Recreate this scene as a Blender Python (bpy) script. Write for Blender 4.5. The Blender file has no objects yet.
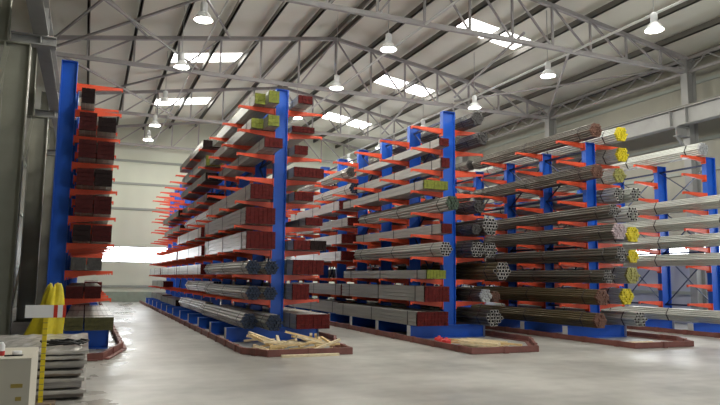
import bpy, math, random
from mathutils import Matrix, Vector
random.seed(11)
scn = bpy.context.scene
COL = scn.collection
# ------------------------------------------------------------------ camera
cam = bpy.data.objects.new('camera', bpy.data.cameras.new('camera'))
COL.objects.link(cam)
cam.data.sensor_width = 36.0
cam.data.lens = 36.0 * 646.5 / 720.0
cam.data.clip_end = 300
cam.matrix_world = Matrix(((0.921387, -0.056565, -0.384507, 0.0),
                           (-0.388457, -0.103208, -0.915669, 0.0),
                           (0.012111, 0.993050, -0.117067, 1.6),
                           (0, 0, 0, 1)))
scn.camera = cam
# ------------------------------------------------------------------ view, world, large lights
scn.view_settings.view_transform = 'Standard'
scn.view_settings.look = 'None'
scn.view_settings.gamma = 1.0
scn.view_settings.use_curve_mapping = False
scn.view_settings.exposure = 0.18
W = bpy.data.worlds.new('world'); scn.world = W; W.use_nodes = True
W.node_tree.nodes['Background'].inputs[0].default_value = (0.80, 0.88, 1.0, 1)
W.node_tree.nodes['Background'].inputs[1].default_value = 1.0
LAMP_W = 235.0
WINDOW_E = 9.0
SKYLIGHT_E = 7.0


def area(name, loc, rot, sx, sy, watts, col=(1, 1, 1)):
    l = bpy.data.lights.new(name, 'AREA'); l.shape = 'RECTANGLE'; l.size = sx; l.size_y = sy
    l.energy = watts; l.color = col
    o = bpy.data.objects.new(name, l); o.location = loc; o.rotation_euler = rot; COL.objects.link(o)
    return o


# added front fill, set in an unseen doorway in the front wall, behind the camera
area('front_fill', (13.0, -8.4, 2.4), (math.radians(90), 0, 0), 11.0, 4.6, 330.0, (0.90, 0.95, 1.0))


# ------------------------------------------------------------------ materials
def mat(name, rgb, rough=0.5, metal=0.0, var=0.0, scale=4.0, bump=0.0, emit=0.0, spec=None, stretch=None):
    m = bpy.data.materials.new(name); m.use_nodes = True
    nt = m.node_tree; b = nt.nodes['Principled BSDF']
    b.inputs['Base Color'].default_value = (*rgb, 1); b.inputs['Roughness'].default_value = rough
    b.inputs['Metallic'].default_value = metal
    if spec is not None: b.inputs['Specular IOR Level'].default_value = spec
    if emit:
        b.inputs['Emission Color'].default_value = (*rgb, 1); b.inputs['Emission Strength'].default_value = emit
    if var or bump:
        tc = nt.nodes.new('ShaderNodeTexCoord'); n = nt.nodes.new('ShaderNodeTexNoise')
        n.inputs['Scale'].default_value = scale; n.inputs['Detail'].default_value = 5
        src = tc.outputs['Object']
        if stretch:
            mp = nt.nodes.new('ShaderNodeMapping'); mp.inputs['Scale'].default_value = stretch
            nt.links.new(src, mp.inputs['Vector']); src = mp.outputs[0]
        nt.links.new(src, n.inputs['Vector'])
        if var:
            mr = nt.nodes.new('ShaderNodeMapRange')
            mr.inputs['From Min'].default_value = 0.3; mr.inputs['From Max'].default_value = 0.7
            mr.inputs['To Min'].default_value = 1 - var; mr.inputs['To Max'].default_value = 1 + var
            nt.links.new(n.outputs['Fac'], mr.inputs['Value'])
            mx = nt.nodes.new('ShaderNodeMix'); mx.data_type = 'RGBA'; mx.blend_type = 'MULTIPLY'
            mx.inputs['Factor'].default_value = 1.0; mx.inputs[6].default_value = (*rgb, 1)
            nt.links.new(mr.outputs[0], mx.inputs[7]); nt.links.new(mx.outputs[2], b.inputs['Base Color'])
        if bump:
            bp = nt.nodes.new('ShaderNodeBump'); bp.inputs['Strength'].default_value = bump
            bp.inputs['Distance'].default_value = 0.02
            nt.links.new(n.outputs['Fac'], bp.inputs['Height']); nt.links.new(bp.outputs[0], b.inputs['Normal'])
    return m


def corrugated(name, rgb, axis, pitch, rough=0.55, var=0.06, depth=0.03):
    """Sheet cladding: bump ribs running across `axis`, faint noise in colour."""
    m = mat(name, rgb, rough, var=var, scale=0.35)
    nt = m.node_tree; b = nt.nodes['Principled BSDF']
    tc = nt.nodes.new('ShaderNodeTexCoord'); sp = nt.nodes.new('ShaderNodeSeparateXYZ')
    nt.links.new(tc.outputs['Object'], sp.inputs[0])
    mu = nt.nodes.new('ShaderNodeMath'); mu.operation = 'MULTIPLY'; mu.inputs[1].default_value = 2 * math.pi / pitch
    nt.links.new(sp.outputs[axis], mu.inputs[0])
    si = nt.nodes.new('ShaderNodeMath'); si.operation = 'SINE'; nt.links.new(mu.outputs[0], si.inputs[0])
    bp = nt.nodes.new('ShaderNodeBump'); bp.inputs['Strength'].default_value = 0.35; bp.inputs['Distance'].default_value = depth
    nt.links.new(si.outputs[0], bp.inputs['Height']); nt.links.new(bp.outputs[0], b.inputs['Normal'])
    return m


def floor_material():
    m = mat('polished concrete', (0.33, 0.325, 0.30), 0.4)
    nt = m.node_tree; b = nt.nodes['Principled BSDF']
    tc = nt.nodes.new('ShaderNodeTexCoord')

    def noise(scale, detail=6, stretch=None):
        n = nt.nodes.new('ShaderNodeTexNoise'); n.inputs['Scale'].default_value = scale; n.inputs['Detail'].default_value = detail
        if stretch:
            mp = nt.nodes.new('ShaderNodeMapping'); mp.inputs['Scale'].default_value = stretch
            nt.links.new(tc.outputs['Object'], mp.inputs[0]); nt.links.new(mp.outputs[0], n.inputs['Vector'])
        else:
            nt.links.new(tc.outputs['Object'], n.inputs['Vector'])
        return n
    n1 = noise(0.5); n2 = noise(3.0); n3 = noise(0.35, 3, (1.0, 0.35, 1)); n4 = noise(1.2, 4, (0.25, 2.0, 1))
    r = nt.nodes.new('ShaderNodeValToRGB')
    r.color_ramp.elements[0].position = 0.32; r.color_ramp.elements[0].color = (0.27, 0.265, 0.245, 1)
    r.color_ramp.elements[1].position = 0.68; r.color_ramp.elements[1].color = (0.46, 0.45, 0.415, 1)
    ad = nt.nodes.new('ShaderNodeMath'); ad.operation = 'MULTIPLY_ADD'; ad.inputs[1].default_value = 0.35
    nt.links.new(n2.outputs['Fac'], ad.inputs[0]); nt.links.new(n1.outputs['Fac'], ad.inputs[2])
    a2 = nt.nodes.new('ShaderNodeMath'); a2.operation = 'MULTIPLY_ADD'; a2.inputs[1].default_value = 0.3
    nt.links.new(n4.outputs['Fac'], a2.inputs[0]); nt.links.new(ad.outputs[0], a2.inputs[2])
    sb = nt.nodes.new('ShaderNodeMath'); sb.operation = 'SUBTRACT'; sb.inputs[1].default_value = 0.325
    nt.links.new(a2.outputs[0], sb.inputs[0])
    nt.links.new(sb.outputs[0], r.inputs[0]); nt.links.new(r.outputs[0], b.inputs['Base Color'])
    # worn polish: glossy patches in the coating
    mr = nt.nodes.new('ShaderNodeMapRange')
    mr.inputs['From Min'].default_value = 0.36; mr.inputs['From Max'].default_value = 0.60
    mr.inputs['To Min'].default_value = 0.30; mr.inputs['To Max'].default_value = 0.48
    sx = nt.nodes.new('ShaderNodeSeparateXYZ'); nt.links.new(tc.outputs['Object'], sx.inputs[0])
    dd = nt.nodes.new('ShaderNodeMath'); dd.operation = 'SUBTRACT'; dd.inputs[1].default_value = -0.40
    sl = nt.nodes.new('ShaderNodeMath'); sl.operation = 'MULTIPLY_ADD'; sl.inputs[1].default_value = -0.064
    nt.links.new(sx.outputs[1], sl.inputs[0]); nt.links.new(sx.outputs[0], sl.inputs[2]); nt.links.new(sl.outputs[0], dd.inputs[0])
    ab = nt.nodes.new('ShaderNodeMath'); ab.operation = 'ABSOLUTE'; nt.links.new(dd.outputs[0], ab.inputs[0])
    tk = nt.nodes.new('ShaderNodeMapRange'); tk.interpolation_type = 'SMOOTHSTEP'
    tk.inputs['From Min'].default_value = 0.15; tk.inputs['From Max'].default_value = 0.75
    tk.inputs['To Min'].default_value = -0.20; tk.inputs['To Max'].default_value = 0.0
    nt.links.new(ab.outputs[0], tk.inputs['Value'])
    n5 = noise(1.1, 5); ma = nt.nodes.new('ShaderNodeMath'); ma.operation = 'MULTIPLY_ADD'; ma.inputs[1].default_value = 1.0
    wv = nt.nodes.new('ShaderNodeMapRange'); wv.inputs['From Min'].default_value = .42; wv.inputs['From Max'].default_value = .56
    nt.links.new(n5.outputs['Fac'], wv.inputs['Value'])
    mm = nt.nodes.new('ShaderNodeMath'); mm.operation = 'MULTIPLY'; nt.links.new(tk.outputs[0], mm.inputs[0]); nt.links.new(wv.outputs[0], mm.inputs[1])
    nt.links.new(n3.outputs['Fac'], mr.inputs['Value'])
    nt.links.new(mm.outputs[0], ma.inputs[0]); nt.links.new(mr.outputs[0], ma.inputs[2]); nt.links.new(ma.outputs[0], b.inputs['Roughness'])
    bp = nt.nodes.new('ShaderNodeBump'); bp.inputs['Strength'].default_value = 0.08; bp.inputs['Distance'].default_value = 0.01
    nt.links.new(n2.outputs['Fac'], bp.inputs['Height']); nt.links.new(bp.outputs[0], b.inputs['Normal'])
    return m


M = dict(
    floor=floor_material(),
    roof=corrugated('roof sheet', (0.78, 0.77, 0.67), 1, 1.0, depth=0.012),
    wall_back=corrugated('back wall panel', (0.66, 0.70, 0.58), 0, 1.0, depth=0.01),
    wall_right=corrugated('side wall sheet', (0.34, 0.33, 0.27), 1, 0.5, depth=0.015),
    dado=corrugated('side wall lower sheet', (0.46, 0.48, 0.56), 1, 0.5, depth=0.015),
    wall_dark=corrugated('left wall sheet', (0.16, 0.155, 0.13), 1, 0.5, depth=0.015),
    plinth=mat('green grey plinth', (0.30, 0.36, 0.29), 0.7, var=0.08),
    steel=mat('painted grey steel', (0.30, 0.30, 0.29), 0.5, var=0.08, scale=2),
    truss=mat('truss paint', (0.36, 0.34, 0.335), 0.55, var=0.08, scale=2),
    purlin=mat('purlin paint', (0.17, 0.16, 0.14), 0.6),
    column=mat('column paint', (0.27, 0.27, 0.22), 0.5, var=0.1, scale=1.5),
    girt=mat('girt paint', (0.33, 0.36, 0.32), 0.6),
    blue=mat('blue rack paint', (0.006, 0.100, 0.56), 0.42, var=0.08, scale=3),
    foot_end=mat('bare flange end', (0.62, 0.64, 0.66), 0.5),
    orange=mat('orange arm paint', (0.78, 0.088, 0.030), 0.42, var=0.08, scale=5),
    brace=mat('navy brace paint', (0.010, 0.022, 0.085), 0.45),
    kerb=mat('red brown kerb paint', (0.20, 0.072, 0.058), 0.55, var=0.25, scale=3),
    grey=mat('grey steel tube', (0.36, 0.36, 0.33), 0.42, 0.25, var=0.12, scale=1.5, stretch=(8, 0.4, 8)),
    silver=mat('bright wrapped tube', (0.60, 0.60, 0.57), 0.35, 0.2, var=0.1, scale=1.5, stretch=(8, 0.4, 8)),
    darksteel=mat('dark oiled tube', (0.13, 0.12, 0.10), 0.36, 0.5, var=0.25, scale=2, stretch=(8, 0.4, 8)),
    brownsteel=mat('brownish oiled pipe', (0.17, 0.135, 0.075), 0.36, 0.45, var=0.25, scale=2, stretch=(8, 0.4, 8)),
    galv=mat('galvanised pipe', (0.55, 0.57, 0.53), 0.38, 0.3, var=0.12, scale=2, stretch=(8, 0.4, 8)),
    bore=mat('dark bore', (0.018, 0.016, 0.015), 0.8),
    rim=mat('cut pipe end', (0.48, 0.46, 0.44), 0.4, 0.2),
    red=mat('dark red end cover', (0.095, 0.009, 0.008), 0.7, var=0.35, scale=14, spec=0.2),
    red_shaded=mat('shaded red end cover', (0.045, 0.005, 0.005), 0.7, var=0.35, scale=14, spec=0.2),  # same red cover, darkened to paint in the dimmer light on the wall-side rack
    black=mat('black end cover', (0.014, 0.006, 0.006), 0.7, var=0.3, scale=14, spec=0.2),
    green=mat('yellow green end cover', (0.17, 0.19, 0.012), 0.6, var=0.25, scale=14),
    olive=mat('olive end cover', (0.06, 0.055, 0.012), 0.55, var=0.35, scale=14),
    capblue=mat('navy plastic cap', (0.005, 0.015, 0.042), 0.55, var=0.3, scale=10),
    brown=mat('rusty brown end', (0.16, 0.075, 0.05), 0.6, var=0.3, scale=14),
    yellow=mat('yellow paint end', (0.72, 0.60, 0.02), 0.5, var=0.2, scale=14),
    dyellow=mat('dull yellow end', (0.36, 0.34, 0.10), 0.5, var=0.3, scale=14),
    pink=mat('pinkish bare end', (0.50, 0.40, 0.42), 0.5, var=0.3, scale=20),
    paleend=mat('pale bare end', (0.42, 0.43, 0.44), 0.5, var=0.3, scale=20),
    darkend=mat('dark end', (0.055, 0.050, 0.048), 0.5, var=0.4, scale=20),
    dgreen=mat('dark green end', (0.035, 0.060, 0.035), 0.5, var=0.4, scale=14),
    strap=mat('steel strap', (0.06, 0.06, 0.06), 0.4, 0.5),
    wood=mat('pale timber', (0.82, 0.62, 0.32), 0.7, var=0.2, scale=9, stretch=(1, 6, 6)),
    wood2=mat('cream timber', (0.80, 0.68, 0.46), 0.7, var=0.2, scale=9, stretch=(1, 6, 6)),
    lampwhite=mat('white lamp shade', (0.85, 0.86, 0.84), 0.3),
    lampgrey=mat('lamp housing', (0.70, 0.71, 0.70), 0.35, 0.1),
    bulb=mat('lit bulb', (1.0, 0.98, 0.93), 0.3, emit=30.0),
    cable=mat('lamp cable', (0.55, 0.55, 0.53), 0.5),
    daylight=mat('daylit glazing', (0.94, 0.97, 1.0), 0.2, emit=WINDOW_E),
    skylight=mat('translucent roof light', (1.0, 0.99, 0.96), 0.3, emit=SKYLIGHT_E),
    frame=mat('window frame', (0.5, 0.52, 0.5), 0.5),
    carton=mat('cream carton', (0.62, 0.58, 0.48), 0.75, var=0.05, scale=2),
    tape=mat('tan tape', (0.40, 0.30, 0.07), 0.4),
    film=mat('grey plastic film', (0.46, 0.44, 0.41), 0.25, var=0.25, scale=3, bump=0.6),
    sheet=mat('stacked sheet edge', (0.19, 0.165, 0.14), 0.5, var=0.5, scale=3, stretch=(0.6, 1, 14)),
    sheet2=mat('grey sheet edge', (0.33, 0.31, 0.29), 0.5, var=0.4, scale=3, stretch=(0.6, 1, 20)),
    sheet3=mat('brown sheet edge', (0.24, 0.185, 0.14), 0.55, var=0.4, scale=3, stretch=(0.6, 1, 20)),
    lightsheet=mat('pale sheet', (0.44, 0.42, 0.39), 0.4, var=0.15, scale=3),
    tarp=mat('yellow tarpaulin', (0.62, 0.50, 0.015), 0.5, var=0.2, scale=5, bump=0.4),
    post=mat('yellow post paint', (0.85, 0.66, 0.02), 0.45),
    white=mat('white board', (0.95, 0.95, 0.95), 0.4),
    signred=mat('sign red', (0.65, 0.04, 0.02), 0.4),
    plasticred=mat('red plastic', (0.60, 0.03, 0.03), 0.4),
    plasticblue=mat('blue plastic', (0.05, 0.15, 0.5), 0.4),
    cordblack=mat('black cord', (0.02, 0.02, 0.02), 0.6),
    base=mat('brown base', (0.24, 0.18, 0.13), 0.7, var=0.2),
    concrete=mat('pale plinth concrete', (0.40, 0.40, 0.36), 0.7, var=0.1, scale=2),
)


# ------------------------------------------------------------------ mesh helpers
class MB:
    def __init__(s): s.v = []; s.f = []; s.m = []

    def box(s, x0, x1, y0, y1, z0, z1, mi=0):
        b = len(s.v)
        s.v += [(x0, y0, z0), (x1, y0, z0), (x1, y1, z0), (x0, y1, z0), (x0, y0, z1), (x1, y0, z1), (x1, y1, z1), (x0, y1, z1)]
        for q in ((0, 3, 2, 1), (4, 5, 6, 7), (0, 1, 5, 4), (1, 2, 6, 5), (2, 3, 7, 6), (3, 0, 4, 7)):
            s.f.append(tuple(b + i for i in q)); s.m.append(mi)

    def bar(s, a, b, w, h, mi=0, up=(0, 0, 1)):
        a = Vector(a); b = Vector(b); d = (b - a).normalized(); u = Vector(up)
        if abs(d.dot(u)) > 0.98: u = Vector((0, 1, 0))
        r = d.cross(u).normalized(); u = r.cross(d)
        k = len(s.v)
        for p in (a, b):
            for sx, sz in ((-1, -1), (1, -1), (1, 1), (-1, 1)):
                s.v.append(tuple(p + r * (sx * w / 2) + u * (sz * h / 2)))
        for q in ((3, 2, 1, 0), (4, 5, 6, 7), (0, 1, 5, 4), (1, 2, 6, 5), (2, 3, 7, 6), (3, 0, 4, 7)):
            s.f.append(tuple(k + i for i in q)); s.m.append(mi)

    def tube(s, pts, r, n=8, mi=0, caps=True):
        pts = [Vector(p) for p in pts]; k = len(s.v); prev = None
        for i, p in enumerate(pts):
            d = (pts[min(i + 1, len(pts) - 1)] - pts[max(i - 1, 0)]).normalized()
            u = prev if prev is not None else (Vector((0, 0, 1)) if abs(d.z) < 0.9 else Vector((1, 0, 0)))
            x = d.cross(u).normalized(); u = x.cross(d).normalized(); prev = u
            rr = r[i] if isinstance(r, (list, tuple)) else r
            for j in range(n):
                a = 2 * math.pi * j / n
                s.v.append(tuple(p + x * (rr * math.cos(a)) + u * (rr * math.sin(a))))
        for i in range(len(pts) - 1):
            for j in range(n):
                a = k + i * n + j; b = k + i * n + (j + 1) % n
                s.f.append((a, b, b + n, a + n)); s.m.append(mi)
        if caps:
            s.f.append(tuple(k + j for j in range(n))[::-1]); s.m.append(mi)
            e = k + (len(pts) - 1) * n
            s.f.append(tuple(e + j for j in range(n))); s.m.append(mi)

    def lathe(s, prof, n=20, c=(0, 0, 0), mi=0):
        k = len(s.v)
        for r, z in prof:
            for j in range(n):
                a = 2 * math.pi * j / n
                s.v.append((c[0] + r * math.cos(a), c[1] + r * math.sin(a), c[2] + z))
        for i in range(len(prof) - 1):
            for j in range(n):
                a = k + i * n + j; b = k + i * n + (j + 1) % n
                s.f.append((a, b, b + n, a + n)); s.m.append(mi)

    def mesh(s, name, mats, smooth=False):
        me = bpy.data.meshes.new(name); me.from_pydata(s.v, [], s.f)
        for m in (mats if isinstance(mats, (list, tuple)) else [mats]): me.materials.append(m)
        me.polygons.foreach_set('material_index', s.m)
        if smooth: me.polygons.foreach_set('use_smooth', [True] * len(me.polygons))
        me.update(); return me


def link(name, me, parent=None, loc=(0, 0, 0), rot=(0, 0, 0)):
    o = bpy.data.objects.new(name, me); COL.objects.link(o)
    o.location = loc; o.rotation_euler = rot
    if parent is not None: o.parent = parent
    return o


def tag(o, label, cat, group=None):
    o['label'] = label; o['category'] = cat
    if group: o['group'] = group
    return o


def thing(name, label, cat, loc=(0, 0, 0), rot=(0, 0, 0), group=None):
    return tag(link(name, None, None, loc, rot), label, cat, group)


def struct(name, mb, m, loc=(0, 0, 0), parent=None):
    o = link(name, mb.mesh(name, m), parent, loc)
    if parent is None: o['kind'] = 'structure'
    return o


def copy_tree(o, parent=None):
    c = o.copy(); COL.objects.link(c)
    if parent is not None: c.parent = parent
    for ch in list(o.children): copy_tree(ch, c)
    return c


def ibeam_x(mb, x0, x1, yc, z0, z1, w, t=0.02, mi=0):      # beam along X, web vertical
    mb.box(x0, x1, yc - w / 2, yc + w / 2, z1 - t, z1, mi); mb.box(x0, x1, yc - w / 2, yc + w / 2, z0, z0 + t, mi)
    mb.box(x0, x1, yc - t / 2, yc + t / 2, z0 + t, z1 - t, mi)


def ibeam_y(mb, xc, y0, y1, z0, z1, w, t=0.025, mi=0):
    mb.box(xc - w / 2, xc + w / 2, y0, y1, z1 - t, z1, mi); mb.box(xc - w / 2, xc + w / 2, y0, y1, z0, z0 + t, mi)
    mb.box(xc - t / 2, xc + t / 2, y0, y1, z0 + t, z1 - t, mi)


def ibeam_z(mb, x0, x1, yc, z0, z1, w, t=0.025, mi=0):     # column, web in the XZ plane
    mb.box(x0, x0 + t, yc - w / 2, yc + w / 2, z0, z1, mi); mb.box(x1 - t, x1, yc - w / 2, yc + w / 2, z0, z1, mi)
    mb.box(x0 + t, x1 - t, yc - t / 2, yc + t / 2, z0, z1, mi)


# ------------------------------------------------------------------ room shell
XL, XR, XM = -3.1, 21.7, 9.4
Y0, Y1 = -8.5, 43.0
ZR, SL = 12.25, 0.155                       # underside of the sheets at the ridge, roof slope


def roofz(x): return ZR - SL * abs(x - XM)


b = MB(); b.box(XL - .3, XR + .3, Y0 - .3, Y1 + .3, -0.3, 0); struct('floor', b, M['floor'])
SKY_L = (3.0, 6.0); SKY_R = (13.0, 16.0)
SKY_Y = [(4.9, 6.0), (12.8, 14.0), (20.5, 21.7), (28.3, 29.6), (36.3, 37.8)]


def slope_sheet(name, xa, xb, sk):
    """One roof slope with openings for its roof lights."""
    mb = MB()

    def q(x0, x1, y0, y1):
        k = len(mb.v); t = 0.05
        for dz in (0, t):
            for x, y in ((x0, y0), (x1, y0), (x1, y1), (x0, y1)): mb.v.append((x, y, roofz(x) + dz))
        for fq in ((0, 3, 2, 1), (4, 5, 6, 7), (0, 1, 5, 4), (1, 2, 6, 5), (2, 3, 7, 6), (3, 0, 4, 7)):
            mb.f.append(tuple(k + i for i in fq)); mb.m.append(0)
    q(xa, sk[0], Y0 - .3, Y1 + .3); q(sk[1], xb, Y0 - .3, Y1 + .3)
    y = Y0 - .3
    for ya, yb in SKY_Y:
        q(sk[0], sk[1], y, ya); y = yb
    q(sk[0], sk[1], y, Y1 + .3)
    return struct(name, mb, M['roof'])


slope_sheet('ceiling', XL - .3, XM, SKY_L)
slope_sheet('ceiling', XM, XR + .3, SKY_R)
wn = 1
for sk in (SKY_L, SKY_R):
    for ya, yb in SKY_Y:
        mb = MB(); k = 0
        for dz in (0.01, 0.04):
            for x, y in ((sk[0], ya), (sk[1], ya), (sk[1], yb), (sk[0], yb)): mb.v.append((x, y, roofz(x) + dz))
        for fq in ((0, 3, 2, 1), (4, 5, 6, 7), (0, 1, 5, 4), (1, 2, 6, 5), (2, 3, 7, 6), (3, 0, 4, 7)):
            mb.f.append(fq); mb.m.append(0)
        struct('window_%d' % wn, mb, M['skylight']); wn += 1

WZ0, WZ1 = 2.42, 3.45                        # ribbon windows
BW = (-1.25, 20.5)


def gable(name, y0, y1, holes, m):
    """Gable wall between y0 and y1 with rectangular openings (x0, x1, z0, z1), sorted, sharing z0 and z1."""
    mb = MB()

    def col(x0, x1, z0, z1=None):
        k = len(mb.v)
        for y in (y0, y1):
            for x, z in ((x0, z0), (x1, z0), (x1, z1 if z1 is not None else roofz(x1) + .04), (x0, z1 if z1 is not None else roofz(x0) + .04)):
                mb.v.append((x, y, z))
        for fq in ((0, 1, 2, 3), (7, 6, 5, 4), (0, 4, 5, 1), (1, 5, 6, 2), (2, 6, 7, 3), (3, 7, 4, 0)):
            mb.f.append(tuple(k + i for i in fq)); mb.m.append(0)
    xs = sorted({XL - .3, XM, XR + .3} | {h[0] for h in holes} | {h[1] for h in holes})
    for a, c in zip(xs, xs[1:]):
        hs = [h for h in holes if h[0] <= a + 1e-6 and h[1] >= c - 1e-6]
        if hs:
            if hs[0][2] > 0: col(a, c, 0, hs[0][2])
            col(a, c, hs[0][3])
        else: col(a, c, 0)
    return struct(name, mb, m)


gable('wall_back', Y1, Y1 + .25, [(BW[0], BW[1], WZ0, WZ1)], M['wall_back'])
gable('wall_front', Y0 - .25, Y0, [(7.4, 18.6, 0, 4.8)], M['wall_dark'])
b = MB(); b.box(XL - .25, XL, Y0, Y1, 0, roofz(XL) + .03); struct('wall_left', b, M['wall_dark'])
b = MB()
b.box(XR, XR + .25, Y0, Y1, WZ1, roofz(XR) + .03)
b.box(XR, XR + .25, Y0, 8.0, WZ0, WZ1); b.box(XR, XR + .25, 41, Y1, WZ0, WZ1)
struct('wall_right', b, M['wall_right'])
b = MB(); b.box(XR, XR + .25, Y0, Y1, 0, WZ0); struct('wall_right', b, M['dado'])


def ribbon_window(axis, a0, a1, fixed, n):
    global wn
    f = MB(); p = MB(); step = (a1 - a0) / n
    for i in range(n + 1):
        a = a0 + i * step
        if axis == 'x': f.box(a - .03, a + .03, fixed, fixed + .1, WZ0, WZ1)
        else: f.box(fixed, fixed + .1, a - .03, a + .03, WZ0, WZ1)
    for z in (WZ0 + .03, WZ1 - .03):
        if axis == 'x': f.box(a0, a1, fixed, fixed + .1, z - .03, z + .03)
        else: f.box(fixed, fixed + .1, a0, a1, z - .03, z + .03)
    if axis == 'x': p.box(a0, a1, fixed + .11, fixed + .13, WZ0, WZ1)
    else: p.box(fixed + .11, fixed + .13, a0, a1, WZ0, WZ1)
    o = struct('window_%d' % wn, p, M['daylight']); wn += 1
    link('window_frame', f.mesh('window_frame', M['frame']), o)


ribbon_window('x', BW[0], BW[1], Y1 + .02, 14)
ribbon_window('y', 8.0, 41.0, XR + .02, 20)
tn = 1
for z in (5.8, 7.4, 8.85, 0.95):
    b = MB(); b.box(XL, XR, Y1 - .10, Y1, z - .07, z + .07); struct('trim_%d' % tn, b, M['girt']); tn += 1
b = MB(); b.box(XL, XR, Y1 - .06, Y1, 0, .62); struct('baseboard_back', b, M['plinth'])
for z in (1.2, 4.6, 5.9, 7.1, 8.6, 9.4):
    b = MB(); b.box(XR - .08, XR, Y0, Y1, z - .06, z + .06); struct('trim_%d' % tn, b, M['girt']); tn += 1
for z in (2.0, 4.5, 7.0):
    b = MB(); b.box(XL, XL + .08, Y0, Y1, z - .06, z + .06); struct('trim_%d' % tn, b, M['girt']); tn += 1

# ------------------------------------------------------------------ roof steel
TY = [9.3, 17.3, 25.3, 33.3, 41.3]
CL, CR = -1.55, 20.6                          # inner faces of the columns
ZB = 9.6
NP = 7
TZ = ['hidden above the frame', 'crossing the top of the view, nearest truss with roof lamps', 'second back, above the fronts of the racks', 'third back', 'closest to the pale back wall']
ta, tb = CL - .5, CR + .5


def topz(x): return roofz(x) - 0.36


def make_truss():
    root = thing('roof_truss', '', 'truss')
    b = MB(); b.box(ta, tb, -.07, .07, ZB - .07, ZB + .07); link('bottom_chord', b.mesh('bottom_chord', M['truss']), root)
    for x0, x1 in ((ta, XM), (XM, tb)):
        b = MB(); b.bar((x0, 0, topz(x0)), (x1, 0, topz(x1)), .14, .14); link('top_chord', b.mesh('top_chord', M['truss']), root)
    xs = [ta + (XM - ta) * i / NP for i in range(NP + 1)]
    xs += [XM + (tb - XM) * i / NP for i in range(1, NP + 1)]
    for i, x in enumerate(xs):
        b = MB(); b.box(x - .035, x + .035, -.035, .035, ZB, topz(x)); link('vertical', b.mesh('vertical', M['truss']), root)
    for i in range(len(xs) - 1):
        l, r = xs[i], xs[i + 1]
        b = MB()
        if i < NP: b.bar((r, 0, topz(r)), (l, 0, ZB), .06, .06)
        else: b.bar((l, 0, topz(l)), (r, 0, ZB), .06, .06)
        link('diagonal', b.mesh('diagonal', M['truss']), root)
    return root, xs


truss, NODES = make_truss()
TL = ['grey lattice roof truss nearest the camera, behind the view', 'grey lattice roof truss nearest in view, crossing the top right',
      'grey lattice roof truss second nearest, its peak above the tall blue rack tops', 'grey lattice roof truss third nearest, above the middle of the racks',
      'grey lattice roof truss farthest away, just before the pale back wall']
for i, y in enumerate(TY[1:]):
    t = truss if i == 0 else copy_tree(truss)
    t.location = (0, y, 0); tag(t, TL[i + 1], 'truss', 'roof trusses')

ORD = ['first', 'second', 'third', 'fourth', 'fifth', 'sixth', 'seventh', 'eighth', 'ninth', 'tenth', 'eleventh', 'twelfth']
for i, x in enumerate(NODES):
    if i == NP: continue
    b = MB(); z = roofz(x) - .19
    b.box(-.035, .035, Y0, Y1, -.11, .11); b.box(-.035, .06, Y0, Y1, -.11, -.09)
    o = link('roof_purlin', b.mesh('roof_purlin', M['purlin']), None, (x, 0, z))
    k = abs(i - NP)
    tag(o, 'dark roof purlin, %s down from the ridge on the %s slope' % (ORD[k - 1], 'left' if i < NP else 'right'), 'purlin', 'roof purlins')
for s in (-1, 1):
    b = MB(); b.box(-.035, .035, Y0, Y1, -.11, .11)
    tag(link('ridge_purlin', b.mesh('ridge_purlin', M['purlin']), None, (XM + s * .16, 0, roofz(XM + .16) - .17)),
        'dark purlin beside the roof ridge on its %s side' % ('left' if s < 0 else 'right'), 'purlin', 'roof purlins')
for x, nm in ((3.35, 'over the left aisle'), (9.4, 'under the roof ridge'), (15.25, 'beside the right row of hanging lamps')):
    b = MB(); b.tube([(x, 9.3, ZB - .02), (x, 41.3, ZB - .02)], .028 if x < 5 else .042, 8)
    tag(link('tie_rod', b.mesh('tie_rod', M['cable'])), 'long thin grey tie rod between the trusses ' + nm, 'tie rod', 'roof tie rods')
# plan bracing between the trusses, in the end bays
PB = [(CL, 17.3, 3.6, 25.3), (3.6, 17.3, CL, 25.3), (CL, 25.3, 3.6, 33.3), (3.6, 25.3, CL, 33.3),
      (15.25, 17.3, CR, 25.3), (CR, 17.3, 15.25, 25.3), (15.25, 25.3, CR, 33.3), (13.3, 17.3, 15.25, 25.3), (13.3, 25.3, 15.25, 33.3)]
PBL = ['left bay of the nearest trusses, running to the aisle', 'left bay of the nearest trusses, running to the wall',
       'left bay past the second truss, running to the aisle', 'left bay past the second truss, running to the wall',
       'right bay of the nearest trusses, running to the wall', 'right bay of the nearest trusses, running from the column',
       'right bay between the second and third trusses', 'from the near roof light to the second truss', 'from the far roof light to the third truss']
for k, ((x0, y0, x1, y1), nm) in enumerate(zip(PB, PBL)):
    zz = ZB + .12 + .09 * (k % 2) + .18 * (k > 6); b = MB(); b.bar((x0, y0 + .1, zz), (x1, y1 - .1, zz), .07, .07)
    tag(link('wind_brace', b.mesh('wind_brace', M['truss'])), 'grey roof wind brace, ' + nm, 'brace', 'roof wind braces')
# rafter level braces seen over the left rack
for (x0, y0, x1, y1), nm in zip([(CL, 17.3, 1.66, 25.3), (1.66, 17.3, CL, 25.3), (1.66, 17.3, 4.8, 25.3)],
                                ['from the left column outwards', 'back to the left wall', 'over the left aisle']):
    k = .34 + .09 * (x1 < x0); b = MB(); b.bar((x0, y0 + .12, roofz(x0) - k), (x1, y1 - .12, roofz(x1) - k), .07, .07)
    tag(link('rafter_brace', b.mesh('rafter_brace', M['truss'])), 'grey brace close under the roof sheets, ' + nm, 'brace', 'roof wind braces')


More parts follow.
